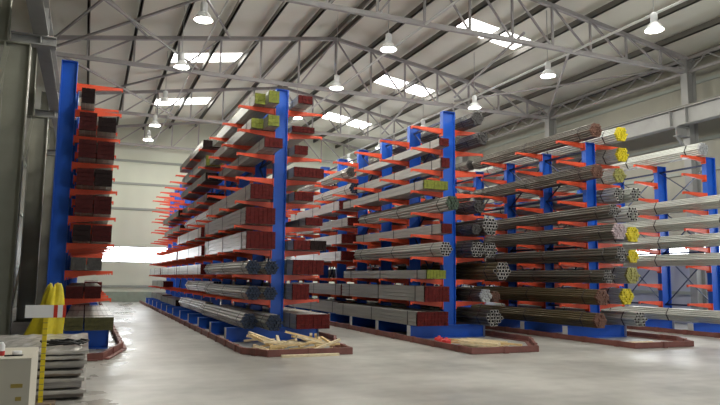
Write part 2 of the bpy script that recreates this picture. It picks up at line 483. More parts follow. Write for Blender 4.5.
# lattice girders along the eaves
def lattice(x, y0, y1, label):
    root = thing('lattice_girder', label, 'girder', (x, 0, 0), group='eaves lattice girders')
    zt, zb = roofz(x) - .36, ZB
    for nm, z in (('top_chord', zt), ('bottom_chord', zb)):
        b = MB(); b.box(-.05, .05, y0, y1, z - .05, z + .05); link(nm, b.mesh(nm, M['truss']), root)
    n = 10; st = (y1 - y0) / n
    for i in range(n):
        a = y0 + i * st
        b = MB()
        if i % 2 == 0: b.bar((0, a, zb), (0, a + st, zt), .05, .05)
        else: b.bar((0, a, zt), (0, a + st, zb), .05, .05)
        link('diagonal', b.mesh('diagonal', M['truss']), root)


LN = ['nearest bay', 'second bay back', 'third bay back', 'last bay before the back wall']
for i in range(4):
    lattice(CR + .2, TY[i] + .1, TY[i + 1] - .1, 'grey zigzag lattice girder high on the right wall, ' + LN[i])
    if 0 < i < 3: lattice(CL - .3, TY[i] + .1, TY[i + 1] - .1, 'grey zigzag lattice girder high over the left columns, ' + LN[i])

# columns
CN = ['nearest, partly out of view', 'second from the front', 'third from the front', 'fourth from the front', 'beside the back wall']
for i, y in enumerate(TY):
    if i:
        root = thing('steel_column', 'wide grey steel column along the left wall, ' + CN[i - 1 if i < 4 else 4], 'column', (0, y, 0), group='left wall columns')
        b = MB(); ibeam_z(b, CL - .56, CL, 0, 0, 7.2, .36); b.box(CL - .62, CL + .05, -.22, .22, 0, .03)
        link('shaft', b.mesh('shaft', M['column']), root)
        b = MB(); ibeam_z(b, CL - .85, CL - .5, 0, 7.2, ZB + .6, .3); b.box(CL - .86, CL, -.15, .15, 7.17, 7.2); link('upper_shaft', b.mesh('upper_shaft', M['column']), root)
        b = MB(); ibeam_x(b, CL - .45, CL + .55, 0, 7.205, 7.45, .3, .03); b.box(CL + .19, CL + .22, -.15, .15, 7.23, 7.42)
        link('crane_bracket', b.mesh('crane_bracket', M['steel']), root)
        b = MB(); b.bar((CL - .50, -.22, 7.0), (CL - 1.45, -.22, .05), .11, .08); link('strut', b.mesh('strut', M['column']), root)
    if i:
        root = thing('steel_column', 'grey steel column against the right wall, ' + (CN[0] if i == 1 else CN[i - 1 if i < 4 else 4]), 'column', (0, y, 0), group='right wall columns')
        b = MB(); ibeam_z(b, CR, CR + .45, 0, 0, ZB + .5, .3); b.box(CR - .05, CR + .5, -.2, .2, 0, .03)
        link('shaft', b.mesh('shaft', M['steel']), root)
        b = MB(); ibeam_x(b, CR - .55, CR, 0, 7.05, 7.42, .26, .03); b.bar((CR - .5, 0, 7.05), (CR, 0, 6.5), .05, .12)
        link('crane_bracket', b.mesh('crane_bracket', M['steel']), root)
for x, nm, s in ((CL + .20, 'left', -1), (CR - .30, 'right', 1)):
    root = thing('crane_beam', 'long grey crane runway beam on brackets along the %s wall' % nm, 'crane beam', (x, 0, 0), group='crane runway beams')
    b = MB(); ibeam_y(b, 0, 3.0, Y1 - .2, 7.45, 8.1, .34)
    for y in TY:
        for d in (-.35, .35): b.box(-.15, .15, y + d - .01, y + d + .01, 7.47, 8.08)
    link('girder', b.mesh('girder', M['steel']), root)
    b = MB(); b.box(-.04, .04, 3.0, Y1 - .2, 8.1, 8.2); link('rail', b.mesh('rail', M['purlin']), root)

# ------------------------------------------------------------------ high bay lamps
LAMPS = [(14.92, y, 'right row of hanging lamps') for y in (3.9, 8.7, 13.45, 18.2, 23.0, 27.6, 32.7, 37.5)] + \
        [(8.55, y, 'middle row of hanging lamps') for y in (3.9, 8.7, 13.4, 18.15, 22.85, 28.0, 33.0)] + \
        [(2.7, y, 'left row of hanging lamps') for y in (8.7, 13.4, 18.2, 22.8, 28.0, 32.5, 36.2)]
POS = ['nearest of the', 'second back in the', 'third back in the', 'fourth back in the', 'fifth back in the', 'sixth back in the', 'seventh back in the', 'farthest of the']


def make_lamp():
    root = thing('high_bay_lamp', '', 'lamp')
    b = MB(); b.lathe([(0, .54), (.05, .54), (.10, .50), (.105, .30), (.09, .24), (.07, .22)], 20)
    link('gear_housing', b.mesh('gear_housing', M['lampgrey'], True), root)
    b = MB(); b.lathe([(.07, .24), (.12, .22), (.20, .12), (.265, 0), (.275, -.005), (.26, 0), (.195, .11), (.115, .21), (.07, .225)], 28)
    link('reflector', b.mesh('reflector', M['lampwhite'], True), root)
    b = MB(); b.lathe([(0, .20), (.05, .18), (.085, .10), (.07, .03), (0, .0)], 16); link('bulb', b.mesh('bulb', M['bulb'], True), root.children[-1])
    return root


lamp = make_lamp()
ld = bpy.data.lights.new('lamp_light', 'POINT'); ld.energy = LAMP_W; ld.color = (1.0, 0.97, 0.88); ld.shadow_soft_size = 0.1
last = None; k = 0
for i, (x, y, row) in enumerate(LAMPS):
    k = k + 1 if row == last else 0; last = row
    o = lamp if i == 0 else copy_tree(lamp)
    o.location = (x, y, 8.92)
    seen = [q for q in LAMPS if q[2] == row and q[1] > (13 if x > 14 else 15)]
    if (x, y, row) in seen:
        j = seen.index((x, y, row)); tag(o, 'lit white high bay lamp, ' + ('farthest of the ' if j == len(seen) - 1 else POS[j] + ' ') + row, 'lamp', 'hanging high bay lamps')
    else: tag(o, 'lit white high bay lamp above the open floor, %s m away, %s' % (round(y), row.replace(' of hanging lamps', '')), 'lamp', 'hanging high bay lamps')
    b = MB(); b.tube([(0, 0, .52), (0, 0, roofz(x) - 8.92)], .012, 6); link('cable', b.mesh('cable', M['cable']), o)
    link('lamp_light', ld, o, (0, 0, .02))

# ------------------------------------------------------------------ cantilever racks
AZ = {'A': [5.93 - .604 * k for k in range(9)], 'B': [6.06 - .627 * k for k in range(9)], 'C': [5.93 - .617 * k for k in range(9)],
      'D': [5.66 - .588 * k for k in range(9)], 'E': [5.66 - .588 * k for k in range(9)]}
for q_, q in AZ.items(): q.append(.43 if q_ == 'A' else .35)            # top of the base beams
RACK = {'A': dict(x=-.60, y=15.7, top=6.42, n=12, dy=2.15, sides=(1,), name='wall-side rack', cw=.34),
        'B': dict(x=4.57, y=16.4, top=6.6, n=12, dy=2.13, sides=(-1, 1), name='second rack', cw=.34),
        'C': dict(x=9.45, y=16.0, top=6.45, n=11, dy=2.10, sides=(-1, 1), name='middle rack', cw=.40),
        'D': dict(x=13.55, y=14.8, top=5.68, n=10, dy=1.95, sides=(-1, 1), name='fourth rack', cw=.36),
        'E': dict(x=18.55, y=14.8, top=5.66, n=9, dy=1.95, sides=(-1,), name='right-wall rack', cw=.42)}
RL = {'A': 'blue single-sided cantilever rack beside the left wall columns, first rack from the left',
      'B': 'tall blue double-sided cantilever rack behind the heap of timber offcuts, second from the left',
      'C': 'blue double-sided cantilever rack behind the long pale battens, middle of the five',
      'D': 'blue double-sided cantilever rack with yellow and brown pipe ends, fourth from the left',
      'E': 'blue single-sided cantilever rack of pale pipes beside the right wall, last rack'}
ARM_L = 1.03


def arm_mesh(s, cw):
    b = MB(); x0 = s * (cw / 2)
    b.box(min(x0, x0 + s * .03), max(x0, x0 + s * .03), -.085, .085, -.21, .0)
    k = len(b.v)
    xa, xb = x0 + s * .03, x0 + s * ARM_L * .93
    for x, zb, w in ((xa, -.155, .05), (xb, -.05, .032)):
        for yy, zz in ((-w, zb), (w, zb), (w, 0), (-w, 0)): b.v.append((x, yy, zz))
    for q in ((3, 2, 1, 0), (4, 5, 6, 7), (0, 1, 5, 4), (1, 2, 6, 5), (2, 3, 7, 6), (3, 0, 4, 7)):
        b.f.append(tuple(k + i for i in q)); b.m.append(0)
    b.box(min(xb, xb + s * .03), max(xb, xb + s * .03), -.035, .035, -.085, 0)
    return b


def place_mb(dst, src, off):
    k = len(dst.v)
    dst.v += [(v[0] + off[0], v[1] + off[1], v[2] + off[2]) for v in src.v]
    dst.f += [tuple(k + i for i in f) for f in src.f]; dst.m += src.m


def make_rack(key):
    R = RACK[key]; cw = R['cw']
    root = thing('cantilever_rack', RL[key], 'rack', (R['x'], R['y'], 0), group='cantilever racks')
    b = MB(); ibeam_z(b, -cw / 2, cw / 2, 0, AZ[key][9], R['top'], .17, .02)
    b.box(-cw / 2, cw / 2, -.09, .09, R['top'] - .012, R['top'] + .004)
    up_me = b.mesh('upright', M['blue'])
    b = MB()
    xs0 = -{'B': 1.28, 'C': 1.24, 'D': 1.02}.get(key, 1.14) if -1 in R['sides'] else -cw / 2 - .05
    xs1 = 1.14 if 1 in R['sides'] else cw / 2 + .05
    ibeam_x(b, xs0, xs1, 0, 0, AZ[key][9], .2, .022)
    for e, d in ((xs0, -.008), (xs1, .008)):
        b.box(min(e, e + d), max(e, e + d), -.1, .1, 0.0005, AZ[key][9] - .0005, 1)
    foot_me = b.mesh('base_beam', [M['blue'], M['foot_end']])
    amb = {s: arm_mesh(s, cw) for s in R['sides']}
    ame = {s: amb[s].mesh('arm', M['orange']) for s in R['sides']}
    rest = MB(); left_n = {'A': 6, 'B': 8, 'C': 8, 'D': 8, 'E': 9}[key]; right_n = 3 if len(R['sides']) == 2 else 6
    ups = []
    for i in range(R['n']):
        u = link('upright', up_me, root, (0, i * R['dy'], 0)); ups.append(u)
        link('base_beam', foot_me, u)
        for s in R['sides']:
            for z in AZ[key][:9]:
                if i < (left_n if s < 0 else right_n): link('arm', ame[s], u, (0, 0, z))
                else: place_mb(rest, amb[s], (0, i * R['dy'], z))
    if rest.v:
        o = link('arm', rest.mesh('arm', M['orange']), root); o['kind'] = 'stuff'
    # ties and cross braces in the plane of the uprights
    za, zb_, zc = R['top'] - .22, R['top'] * .62, .85
    tie = {}
    zs = [za, R['top'] * .73, R['top'] * .46, zc]
    for z in zs:
        b = MB(); b.box(-.03, .03, .012, R['dy'] - .012, -.03, .03); tie[z] = b.mesh('tie_bar', M['brace'])
    cr = []
    for zt, zl in ((zs[0], zs[1]), (zs[1], zs[2]), (zs[2], zs[3])):
        for f in (0, 1):
            b = MB(); p0, p1 = (0.015 * (1 if f else -1), .02, zt if f else zl), (0.015 * (1 if f else -1), R['dy'] - .02, zl if f else zt)
            b.bar(p0, p1, .02, .045, up=(1, 0, 0)); cr.append(b.mesh('cross_brace', M['brace']))
    for i in range(R['n'] - 1):
        for z in zs: link('tie_bar', tie[z], root, (0, i * R['dy'], z))
        if i % 2 == 0 or key in 'DE':
            for c in cr: link('cross_brace', c, root, (0, i * R['dy'], 0))
    return root


racks = {k: make_rack(k) for k in 'ABCDE'}

# kerbs around the racks
KERB = {'A': ([(.82, 41), (.80, 15.3), (.36, 13.45), (-.9, 13.45)], 'brown steel kerb round the foot of the rack by the left wall columns'),
        'B': ([(3.11, 41.6), (3.11, 13.7), (3.50, 13.02), (5.30, 13.02), (5.46, 14.4), (5.98, 15.8), (5.98, 41.6)], 'brown steel kerb round the double-sided rack fronted by short timber offcuts'),
        'C': ([(7.86, 39), (7.80, 12.2), (9.52, 12.2), (10.85, 14.2), (10.85, 39)], 'brown steel kerb round the rack fronted by long yellow battens'),
        'D': ([(12.30, 34), (12.30, 12.05), (14.2, 12.05), (15.0, 13.2), (15.0, 34)], 'brown steel kerb round the rack of round pipe bundles, no timber heap'),
        'E': ([(17.25, 32), (17.25, 11.0)], 'brown steel kerb along the foot of the right wall rack')}
for key, (pts, lab) in KERB.items():
    b = MB()
    for k, (p, q) in enumerate(zip(pts, pts[1:])):
        p = Vector((*p, .075)); q = Vector((*q, .075)); d = (q - p).normalized() * .03
        b.bar(p - d * (.96 + .03 * k), q + d * (.96 + .03 * k), .06 - .001 * k, .13 + .003 * k)
        side = Vector((-d.y, d.x, 0)).normalized() * .07
        b.bar(p + d * 2.2 + side + Vector((0, 0, -.055)), q - d * 2.2 + side + Vector((0, 0, -.055)), .11, .02)
        ln = (q - p).length; n = max(1, int(ln / 1.1))
        for i in range(n):                                # floor pads under the channel
            c = p + (q - p) * ((i + .5) / n)
            b.bar(c - d * 2, c + d * 2, .10, .15)
    o = link('steel_kerb', b.mesh('steel_kerb', M['kerb'])); tag(o, lab, 'kerb', 'rack kerbs'); o['kind'] = 'thing'

# ------------------------------------------------------------------ tube and pipe bundles
L = 6.1
MC = {}


def strap_rect(w, h, y):
    b = MB(); t = .006
    b.box(-w / 2 - t, w / 2 + t, y - .02, y + .02, h, h + t); b.box(-w / 2 - t, w / 2 + t, y - .02, y + .02, 0, .002)
    for s in (-1, 1): b.box(min(s * w / 2, s * (w / 2 + t)), max(s * w / 2, s * (w / 2 + t)), y - .02, y + .02, 0, h + t)
    return b


CAPM = {'red': ('red', 'red-capped'), 'black': ('black', 'black-ended'), 'green': ('green', 'green-capped'), 'olive': ('olive', 'olive-ended'),
        'grey': ('darkend', 'grey'), 'blue': ('capblue', 'navy-capped'), 'brown': ('brown', 'rusty-ended'), 'yellow': ('yellow', 'yellow-ended'),
        'dy': ('dyellow', 'dull-yellow-ended'), 'pink': ('pink', 'pinkish-ended'), 'dg': ('dgreen', 'green-ended'), 'd': ('darkend', 'dark-ended'),
        'bl': ('paleend', 'pale-ended'), 'br': ('brown', 'brown-ended'), 'pale': ('paleend', 'pale galvanised'), 'o': ('rim', 'open-ended')}


def square_parts(w, h, body, cap):
    key = ('s', w, h, body, cap)
    if key in MC: return MC[key]
    nx = max(2, round(w / .105)); nz = max(2, round(h / .105)); tw, th = w / nx, h / nz; g = .004
    bd = MB(); cp = MB()
    for i in range(nx):
        for j in range(nz):
            x0 = -w / 2 + i * tw; z0 = j * th
            if i in (0, nx - 1) or j in (0, nz - 1): bd.box(x0 + g, x0 + tw - g, .01, L, z0 + g, z0 + th - g)
            e = random.uniform(0, .012)
            cp.box(x0 + g, x0 + tw - g, -.02 - e, .06, z0 + g, z0 + th - g)
    cp.box(-w / 2 + .01, w / 2 - .01, .0, .05, .01, h - .01)
    MC[key] = [('tube_stack', bd.mesh('tube_stack', M[body])), ('end_cap', cp.mesh('end_cap', M[cap]))] + \
              [('strap', strap_rect(w, h, y).mesh('strap', M['strap'])) for y in (.55, 3.0, 5.4)]
    return MC[key]


def hexpack(D, n):
    """Centres of a flat hexagonal pack of n pipes across, overall width D."""
    d = D / n; k = (n - 1) // 2; out = []
    for r in range(-k, k + 1):
        c = n - abs(r)
        for i in range(c): out.append(((i - (c - 1) / 2) * d, r * d * .866))
    zmin = min(z for x, z in out) - d / 2
    return d, [(x, z - zmin) for x, z in out]


def hex_strap(D, n, y):
    d, c = hexpack(D, n); k = (n - 1) // 2; zc = k * d * .866 + d / 2; r = k * d; b = MB()
    ring = []
    rr = (r + d / 2 + .006) / 1.0
    hs = [(2 * math.pi * i / 96, max(x * math.cos(2 * math.pi * i / 96) + (z - zc) * math.sin(2 * math.pi * i / 96) for x, z in c) + d / 2 + .004) for i in range(96)]
    for i in range(24):                                   # rounded hexagon hugging the pack
        a = 2 * math.pi * i / 24
        best = min(h / math.cos(a - t) for t, h in hs if math.cos(a - t) > .2)
        ring.append((best * math.cos(a), zc + best * math.sin(a)))
    k0 = len(b.v); m = len(ring)
    for yy in (y - .02, y + .02):
        for x, z in ring: b.v.append((x, yy, z))
    for yy, in ((y - .02,), (y + .02,)):
        for x, z in ring: b.v.append((x * .97, yy, zc + (z - zc) * .97))
    for i in range(m):
        j = (i + 1) % m
        b.f += [(i, j, m + j, m + i), (i, 2 * m + i, 2 * m + j, j), (m + i, m + j, 3 * m + j, 3 * m + i), (2 * m + i, 3 * m + i, 3 * m + j, 2 * m + j)]; b.m += [0] * 4
    return b


def pipe_parts(D, body, cap, n=7):
    key = ('p', D, body, cap, n)
    if key in MC: return MC[key]
    d, c = hexpack(D, n); bd = MB(); cp = MB(); r = d / 2
    for x, z in c:
        bd.tube([(x, .03, z), (x, L, z)], r * .99, 8, caps=False)
        e = random.uniform(0, .05)
        cp.tube([(x, -.02 - e, z), (x, .06, z)], r * .97, 8)
    MC[key] = [('pipe_stack', bd.mesh('pipe_stack', M[body], True)), ('end_cap', cp.mesh('end_cap', M[cap]))] + \
              [('strap', hex_strap(D, n, y).mesh('strap', M['strap'])) for y in (.5, 3.0, 5.5)]
    return MC[key]


def open_parts(D, body, n=5):
    """Every pipe a part: a hollow tube with a pale cut rim and a dark bore."""
    key = ('o', D, body, n)
    if key in MC: return MC[key]
    d, c = hexpack(D, n); r = d / 2 * .97; ri = r * .74; m = 12; b = MB()
    for (rad, y) in ((r, L), (r, 0), (ri, 0), (ri, .6)):
        for j in range(m): b.v.append((rad * math.cos(2 * math.pi * j / m), y, rad * math.sin(2 * math.pi * j / m)))
    for k, mi in ((0, 0), (1, 1), (2, 2)):
        for j in range(m):
            b.f.append((k * m + j, k * m + (j + 1) % m, (k + 1) * m + (j + 1) % m, (k + 1) * m + j)); b.m.append(mi)
    b.f.append(tuple(3 * m + j for j in range(m))); b.m.append(2)
    b.f.append(tuple(j for j in range(m))); b.m.append(0)
    me = b.mesh('pipe', [M[body], M['rim'], M['bore']])
    res = [('pipe', me, (x, random.uniform(-.05, .05), z)) for x, z in c]
    MC[key] = res + [('strap', hex_strap(D, n, y).mesh('strap', M['strap'])) for y in (.5, 3.0, 5.5)]
    return MC[key]


LVL = ['top arm level', 'second arm level', 'third arm level', 'fourth arm level', 'fifth arm level', 'sixth arm level', 'seventh arm level', 'eighth arm level', 'lowest arm level', 'base beams']
count = 0


def bundle(parts, name, label, key, lvl, dx, y, group):
    R = RACK[key]
    root = thing(name, label, 'tube bundle' if name == 'square_tube_bundle' else 'pipe bundle', (R['x'] + dx, y, AZ[key][lvl - 1] + .009), group=group)
    for p in parts: link(p[0], p[1], root, p[2] if len(p) > 2 else (0, 0, 0))
    return root


SIDE = {-1: 'left side', 1: 'right side'}
FRONT = [
    ('A', 2, 1, 'black', 0.43, 0.28, 0.33, 15.0), ('A', 3, 1, 'red', 0.46, 0.36, 0.4, 15.0), ('A', 3, 1, 'black', 0.84, 0.38, 0.33, 15.0),
    ('A', 4, 1, 'red', 0.48, 0.36, 0.4, 15.0), ('A', 4, 1, 'red', 0.85, 0.36, 0.4, 15.05), ('A', 5, 1, 'red', 0.47, 0.35, 0.37, 15.0),
    ('A', 5, 1, 'black', 0.83, 0.36, 0.37, 15.0), ('A', 6, 1, 'red', 0.48, 0.36, 0.4, 15.0), ('A', 6, 1, 'red', 0.85, 0.36, 0.4, 15.05),
    ('A', 7, 1, 'black', 0.47, 0.36, 0.36, 15.0), ('A', 7, 1, 'red', 0.87, 0.4, 0.36, 15.0), ('A', 8, 1, 'grey', 0.44, 0.3, 0.27, 15.0),
    ('A', 8, 1, 'grey', 0.76, 0.3, 0.27, 15.05), ('A', 9, 1, 'red', 0.40, 0.34, 0.27, 15.0), ('A', 9, 1, 'red', 0.76, 0.33, 0.27, 15.05),
    ('A', 10, 1, 'olive', 0.43, 0.36, 0.28, 15.0), ('A', 10, 1, 'olive', 0.92, 0.58, 0.28, 15.0),
    ('B', 1, -1, 'green', -0.64, 0.28, 0.29, 16.13), ('B', 1, -1, 'green', -0.33, 0.28, 0.32, 15.85), ('B', 2, -1, 'green', -0.68, 0.32, 0.26, 16.19),
    ('B', 2, -1, 'green', -0.34, 0.30, 0.29, 15.78), ('B', 3, -1, 'red', -0.43, 0.46, 0.25, 15.43), ('B', 5, -1, 'red', -0.6, 0.58, 0.38, 15.85),
    ('B', 6, -1, 'red', -0.6, 0.76, 0.42, 15.9), ('B', 7, -1, 'red', -0.6, 0.74, 0.44, 15.8), ('B', 8, -1, 'blue', -0.8, 0.38, 0.37, 15.7),
    ('B', 8, -1, 'blue', -0.38, 0.36, 0.34, 15.5), ('B', 9, -1, 'blue', -0.77, 0.38, 0.36, 15.7), ('B', 9, -1, 'blue', -0.37, 0.36, 0.34, 15.55),
    ('B', 10, -1, 'blue', -0.81, 0.42, 0.38, 15.71), ('B', 10, -1, 'blue', -0.37, 0.42, 0.37, 14.98),
    ('B', 1, 1, 'red', 0.39, 0.38, 0.21, 15.57), ('B', 2, 1, 'red', 0.55, 0.62, 0.16, 16.15), ('B', 3, 1, 'red', 0.46, 0.36, 0.24, 16.0),
    ('B', 4, 1, 'red', 0.60, 0.81, 0.26, 15.8), ('B', 5, 1, 'red', 0.43, 0.5, 0.23, 15.7), ('B', 6, 1, 'red', 0.75, 0.46, 0.21, 15.7),
    ('B', 7, 1, 'red', 0.41, 0.44, 0.25, 15.7), ('B', 7, 1, 'black', 0.86, 0.43, 0.25, 15.72), ('B', 8, 1, 'red', 0.60, 0.82, 0.38, 15.7),
    ('B', 9, 1, 'red', 0.4, 0.44, 0.4, 15.7), ('B', 10, 1, 'red', 0.62, 0.86, 0.36, 15.3),
    ('C', 2, -1, 'red', -0.35, 0.29, 0.23, 15.53), ('C', 3, -1, 'red', -0.35, 0.26, 0.28, 15.49), ('C', 4, -1, 'green', -0.58, 0.76, 0.25, 15.59),
    ('C', 6, -1, 'red', -0.45, 0.31, 0.27, 15.3), ('C', 8, -1, 'green', -0.75, 0.58, 0.24, 15.35), ('C', 9, -1, 'red', -0.70, 0.75, 0.42, 15.4),
    ('C', 10, -1, 'red', -0.78, 0.95, 0.38, 15.5), ('C', 5, -1, 'dg', -0.42, 0.42, 0.38, 14.99), ('C', 7, -1, 'o', -0.5, 0.43, 0.38, 15.25),
    ('C', 1, 1, 'd', 0.41, 0.42, 0.37, 15.16), ('C', 2, 1, 'd', 0.39, 0.40, 0.34, 14.91), ('C', 5, 1, 'd', 0.57, 0.40, 0.34, 15.27),
    ('C', 6, 1, 'd', 0.34, 0.32, 0.28, 15.2), ('C', 6, 1, 'o', 0.82, 0.52, 0.43, 15.1), ('C', 7, 1, 'o', 0.46, 0.46, 0.39, 15.2),
    ('C', 7, 1, 'o', 0.94, 0.46, 0.39, 15.3), ('C', 8, 1, 'o', 0.92, 0.52, 0.43, 14.7), ('C', 9, 1, 'bl', 0.70, 0.39, 0.33, 15.2),
    ('C', 9, 1, 'br', 1.07, 0.33, 0.28, 15.3), ('C', 10, 1, 'o', 0.86, 0.50, 0.43, 15.0),
    ('D', 1, -1, 'brown', -0.42, 0.44, 0.4, 14.0), ('D', 3, -1, 'brown', -0.42, 0.44, 0.4, 14.0), ('D', 5, -1, 'o', -0.44, 0.42, 0.33, 13.4),
    ('D', 6, -1, 'pink', -0.46, 0.48, 0.38, 13.24), ('D', 7, -1, 'o', -0.42, 0.42, 0.32, 13.2), ('D', 8, -1, 'o', -0.41, 0.42, 0.32, 13.7),
    ('D', 9, -1, 'brown', -0.6, 0.48, 0.38, 13.8), ('D', 10, -1, 'brown', -0.75, 0.45, 0.40, 13.75),
    ('D', 1, 1, 'yellow', 0.59, 0.46, 0.36, 14.11), ('D', 2, 1, 'yellow', 0.67, 0.46, 0.36, 14.18), ('D', 3, 1, 'dy', 0.68, 0.46, 0.36, 14.31),
    ('D', 4, 1, 'o', 0.44, 0.44, 0.35, 14.1), ('D', 4, 1, 'o', 0.90, 0.44, 0.35, 13.94), ('D', 5, 1, 'o', 0.7, 0.45, 0.34, 13.86),
    ('D', 6, 1, 'yellow', 0.68, 0.48, 0.37, 13.9), ('D', 7, 1, 'yellow', 0.72, 0.42, 0.31, 13.95), ('D', 8, 1, 'dy', 0.66, 0.52, 0.39, 13.95),
    ('D', 9, 1, 'yellow', 0.57, 0.51, 0.39, 14.1), ('D', 10, 1, 'o', 0.88, 0.45, 0.40, 13.9),
    ('E', 1, -1, 'pale', -0.48, 0.46, .40, 14.6), ('E', 4, -1, 'pale', -0.60, 0.46, .38, 13.3), ('E', 5, -1, 'pale', -0.55, 0.46, .38, 13.4),
    ('E', 6, -1, 'pale', -0.62, 0.46, .38, 13.2), ('E', 7, -1, 'pale', -0.58, 0.44, .36, 13.4), ('E', 10, -1, 'pale', -0.6, 0.45, .4, 13.0),
]
# body colour of each front bundle by end
ROUND = {'blue', 'dg', 'd', 'bl', 'br', 'brown', 'yellow', 'dy', 'pink', 'pale', 'o'}
BODY = {'blue': 'grey', 'dg': 'grey', 'd': 'darksteel', 'bl': 'darksteel', 'br': 'brownsteel', 'brown': 'darksteel', 'yellow': 'galv', 'dy': 'galv', 'pink': 'darksteel', 'pale': 'galv'}
front_y = {}
# keep every bundle clear of its upright and of its neighbour on the same arms
fixed = []
for f in FRONT:
    edge = RACK[f[0]]['cw'] / 2 + .04
    for g in sorted([h for h in FRONT if h[:2] == f[:2] and h[2] == f[2]], key=lambda h: abs(h[4])):
        d = max(abs(g[4]), edge + g[5] / 2 + .004)
        if g is f: fixed.append((*f[:4], f[2] * d, *f[5:]))
        edge = d + g[5] / 2 + .012
FRONT = fixed
for n, (key, lvl, side, kind, dx, w, h, y) in enumerate(FRONT):
    R = RACK[key]
    twin = [f for f in FRONT if f[:3] == (key, lvl, side)]
    where = ''
    if len(twin) > 1: where = 'inner ' if abs(dx) == min(abs(f[4]) for f in twin) else 'outer '
    word = CAPM[kind][1]
    lv = LVL[lvl - 1]
    front_y[(key, side, lvl)] = max(y, front_y.get((key, side, lvl), 0))
    sd = '' if len(R['sides']) == 1 else SIDE[side] + ' of '
    if kind in ROUND:
        lab = '%s%s pipe bundle, front end, %s, %s%s' % (where, word, lv, sd, R['name'])
        if kind == 'o':
            body = {'C': 'brownsteel' if lvl == 8 else 'darksteel', 'D': 'darksteel' if side < 0 else 'galv'}[key]
            if (key, lvl, side) == ('C', 7, -1): body = 'grey'
            parts = open_parts(w, body, 5)
        else: parts = pipe_parts(w, 'brownsteel' if key == 'D' and lvl > 8 and kind == 'brown' else BODY[kind], CAPM[kind][0], 5 if kind in ('blue', 'dg') else 7)
        bundle(parts, 'pipe_bundle', lab, key, lvl, dx, y, 'bundles at the front of the ' + R['name'])
    else:
        lab = '%s%s tube bundle, front end, %s, %s%s' % (where, word, lv, sd, R['name'])
        body = 'silver' if (key == 'B' and side < 0 and lvl == 7) else 'grey'
        if key == 'A' and lvl == 10: body = 'silver'
        bundle(square_parts(w, h, body, 'red_shaded' if key == 'A' and kind == 'red' else CAPM[kind][0]), 'square_tube_bundle', lab, key, lvl, dx, y, 'bundles at the front of the ' + R['name'])

# bundles lying further back along the racks
KIND = [('s', .72, .40, 'grey', 'red'), ('s', .50, .30, 'grey', 'red'), ('s', .80, .34, 'silver', 'red'), ('s', .60, .26, 'darksteel', 'black'),
        ('p', .40, 'grey', 'darkend', 5), ('p', .44, 'silver', 'capblue', 5), ('s', .66, .36, 'grey', 'green'), ('p', .42, 'darksteel', 'darkend', 7)]
SLOT = ['', 'second from the front', 'third from the front', 'fourth from the front']


def fill(key, side, lvl, slot, spec, off=0.0):
    R = RACK[key]
    y = front_y.get((key, side, lvl), R['y'] - .5) + slot * 6.3 + off
    if y + L > Y1 - .6: return
    w = spec[1]; dx = side * (R['cw'] / 2 + .05 + w / 2 + random.uniform(.02, max(.03, .86 - w)))
    sd = '' if len(R['sides']) == 1 else SIDE[side] + ' of '
    if spec[0] == 's':
        nm, parts = 'square_tube_bundle', square_parts(*spec[1:5])
        look = {'grey': 'grey tube bundle', 'silver': 'bright tube bundle', 'darksteel': 'dark tube bundle'}[spec[3]]
    else:
        nm, parts = 'pipe_bundle', pipe_parts(spec[1], spec[2], spec[3], spec[4])
        look = {'grey': 'grey pipe bundle', 'silver': 'bright pipe bundle', 'darksteel': 'dark pipe bundle', 'galv': 'pale pipe bundle', 'brownsteel': 'brownish pipe bundle'}[spec[2]]
    bundle(parts, nm, '%s, %s, %s, %s%s' % (look, SLOT[slot], LVL[lvl - 1], sd, R['name']), key, lvl, dx, y, 'bundles further back on the ' + R['name'])


for lvl in range(1, 11):
    for slot in (1, 2, 3):
        # left side of the second rack, all the way back
        if random.random() < (.95 if slot == 1 else .75 if slot == 2 else .7) and not (slot == 3 and lvl < 6) and not (slot == 2 and lvl < 4):
            spec = KIND[2] if lvl in (6, 7, 8) and slot < 3 else KIND[5] if lvl in (9, 10) and slot == 1 else random.choice(KIND[:6])
            if lvl < 5: spec = KIND[6] if lvl == 2 else KIND[3]
            fill('B', -1, lvl, slot, spec, 0.0)
        if slot < 3:
            if random.random() < .72 and not (lvl == 1 and slot == 1): fill('C', -1, lvl, slot, KIND[0] if lvl > 7 else random.choice(KIND[:7]))
            if random.random() < .9 and lvl not in (2, 4): fill('D', -1, lvl, slot, ('p', .40, 'brownsteel' if lvl > 8 else 'darksteel', 'darkend', 7))
        if slot == 1:
            if random.random() < .7: fill('B', 1, lvl, slot, random.choice(KIND[:2] + KIND[4:5]))
            if random.random() < .8: fill('C', 1, lvl, slot, random.choice([KIND[7], KIND[4]]))
            if random.random() < .7: fill('D', 1, lvl, slot, ('p', .42, 'galv', 'dyellow', 7))
            if lvl in (1, 4, 5, 6, 7, 10): fill('E', -1, lvl, slot, ('p', .44, 'galv', 'paleend', 7))
            if lvl in (2, 3, 5, 9, 10): fill('A', 1, lvl, slot, KIND[1])

# ------------------------------------------------------------------ timber offcuts inside the kerbs
batt = []
for i in range(8):
    ln = (0.5, 0.7, 1.15, 1.5, 1.8, 0.6, .85, .95)[i]; b = MB(); w, h = (.05, .045) if i % 2 else (.06, .05)
    b.box(-ln / 2, ln / 2, -w / 2, w / 2, 0, h)
    batt.append((b.mesh('timber_offcut', M['wood'] if i % 2 else M['wood2']), ln, w, h))


def rect(x, y, a, ln, w):
    c, n = math.cos(a), math.sin(a)
    return [(x + c * u * ln / 2 - n * v * w / 2, y + n * u * ln / 2 + c * v * w / 2) for u, v in ((-1, -1), (1, -1), (1, 1), (-1, 1))]


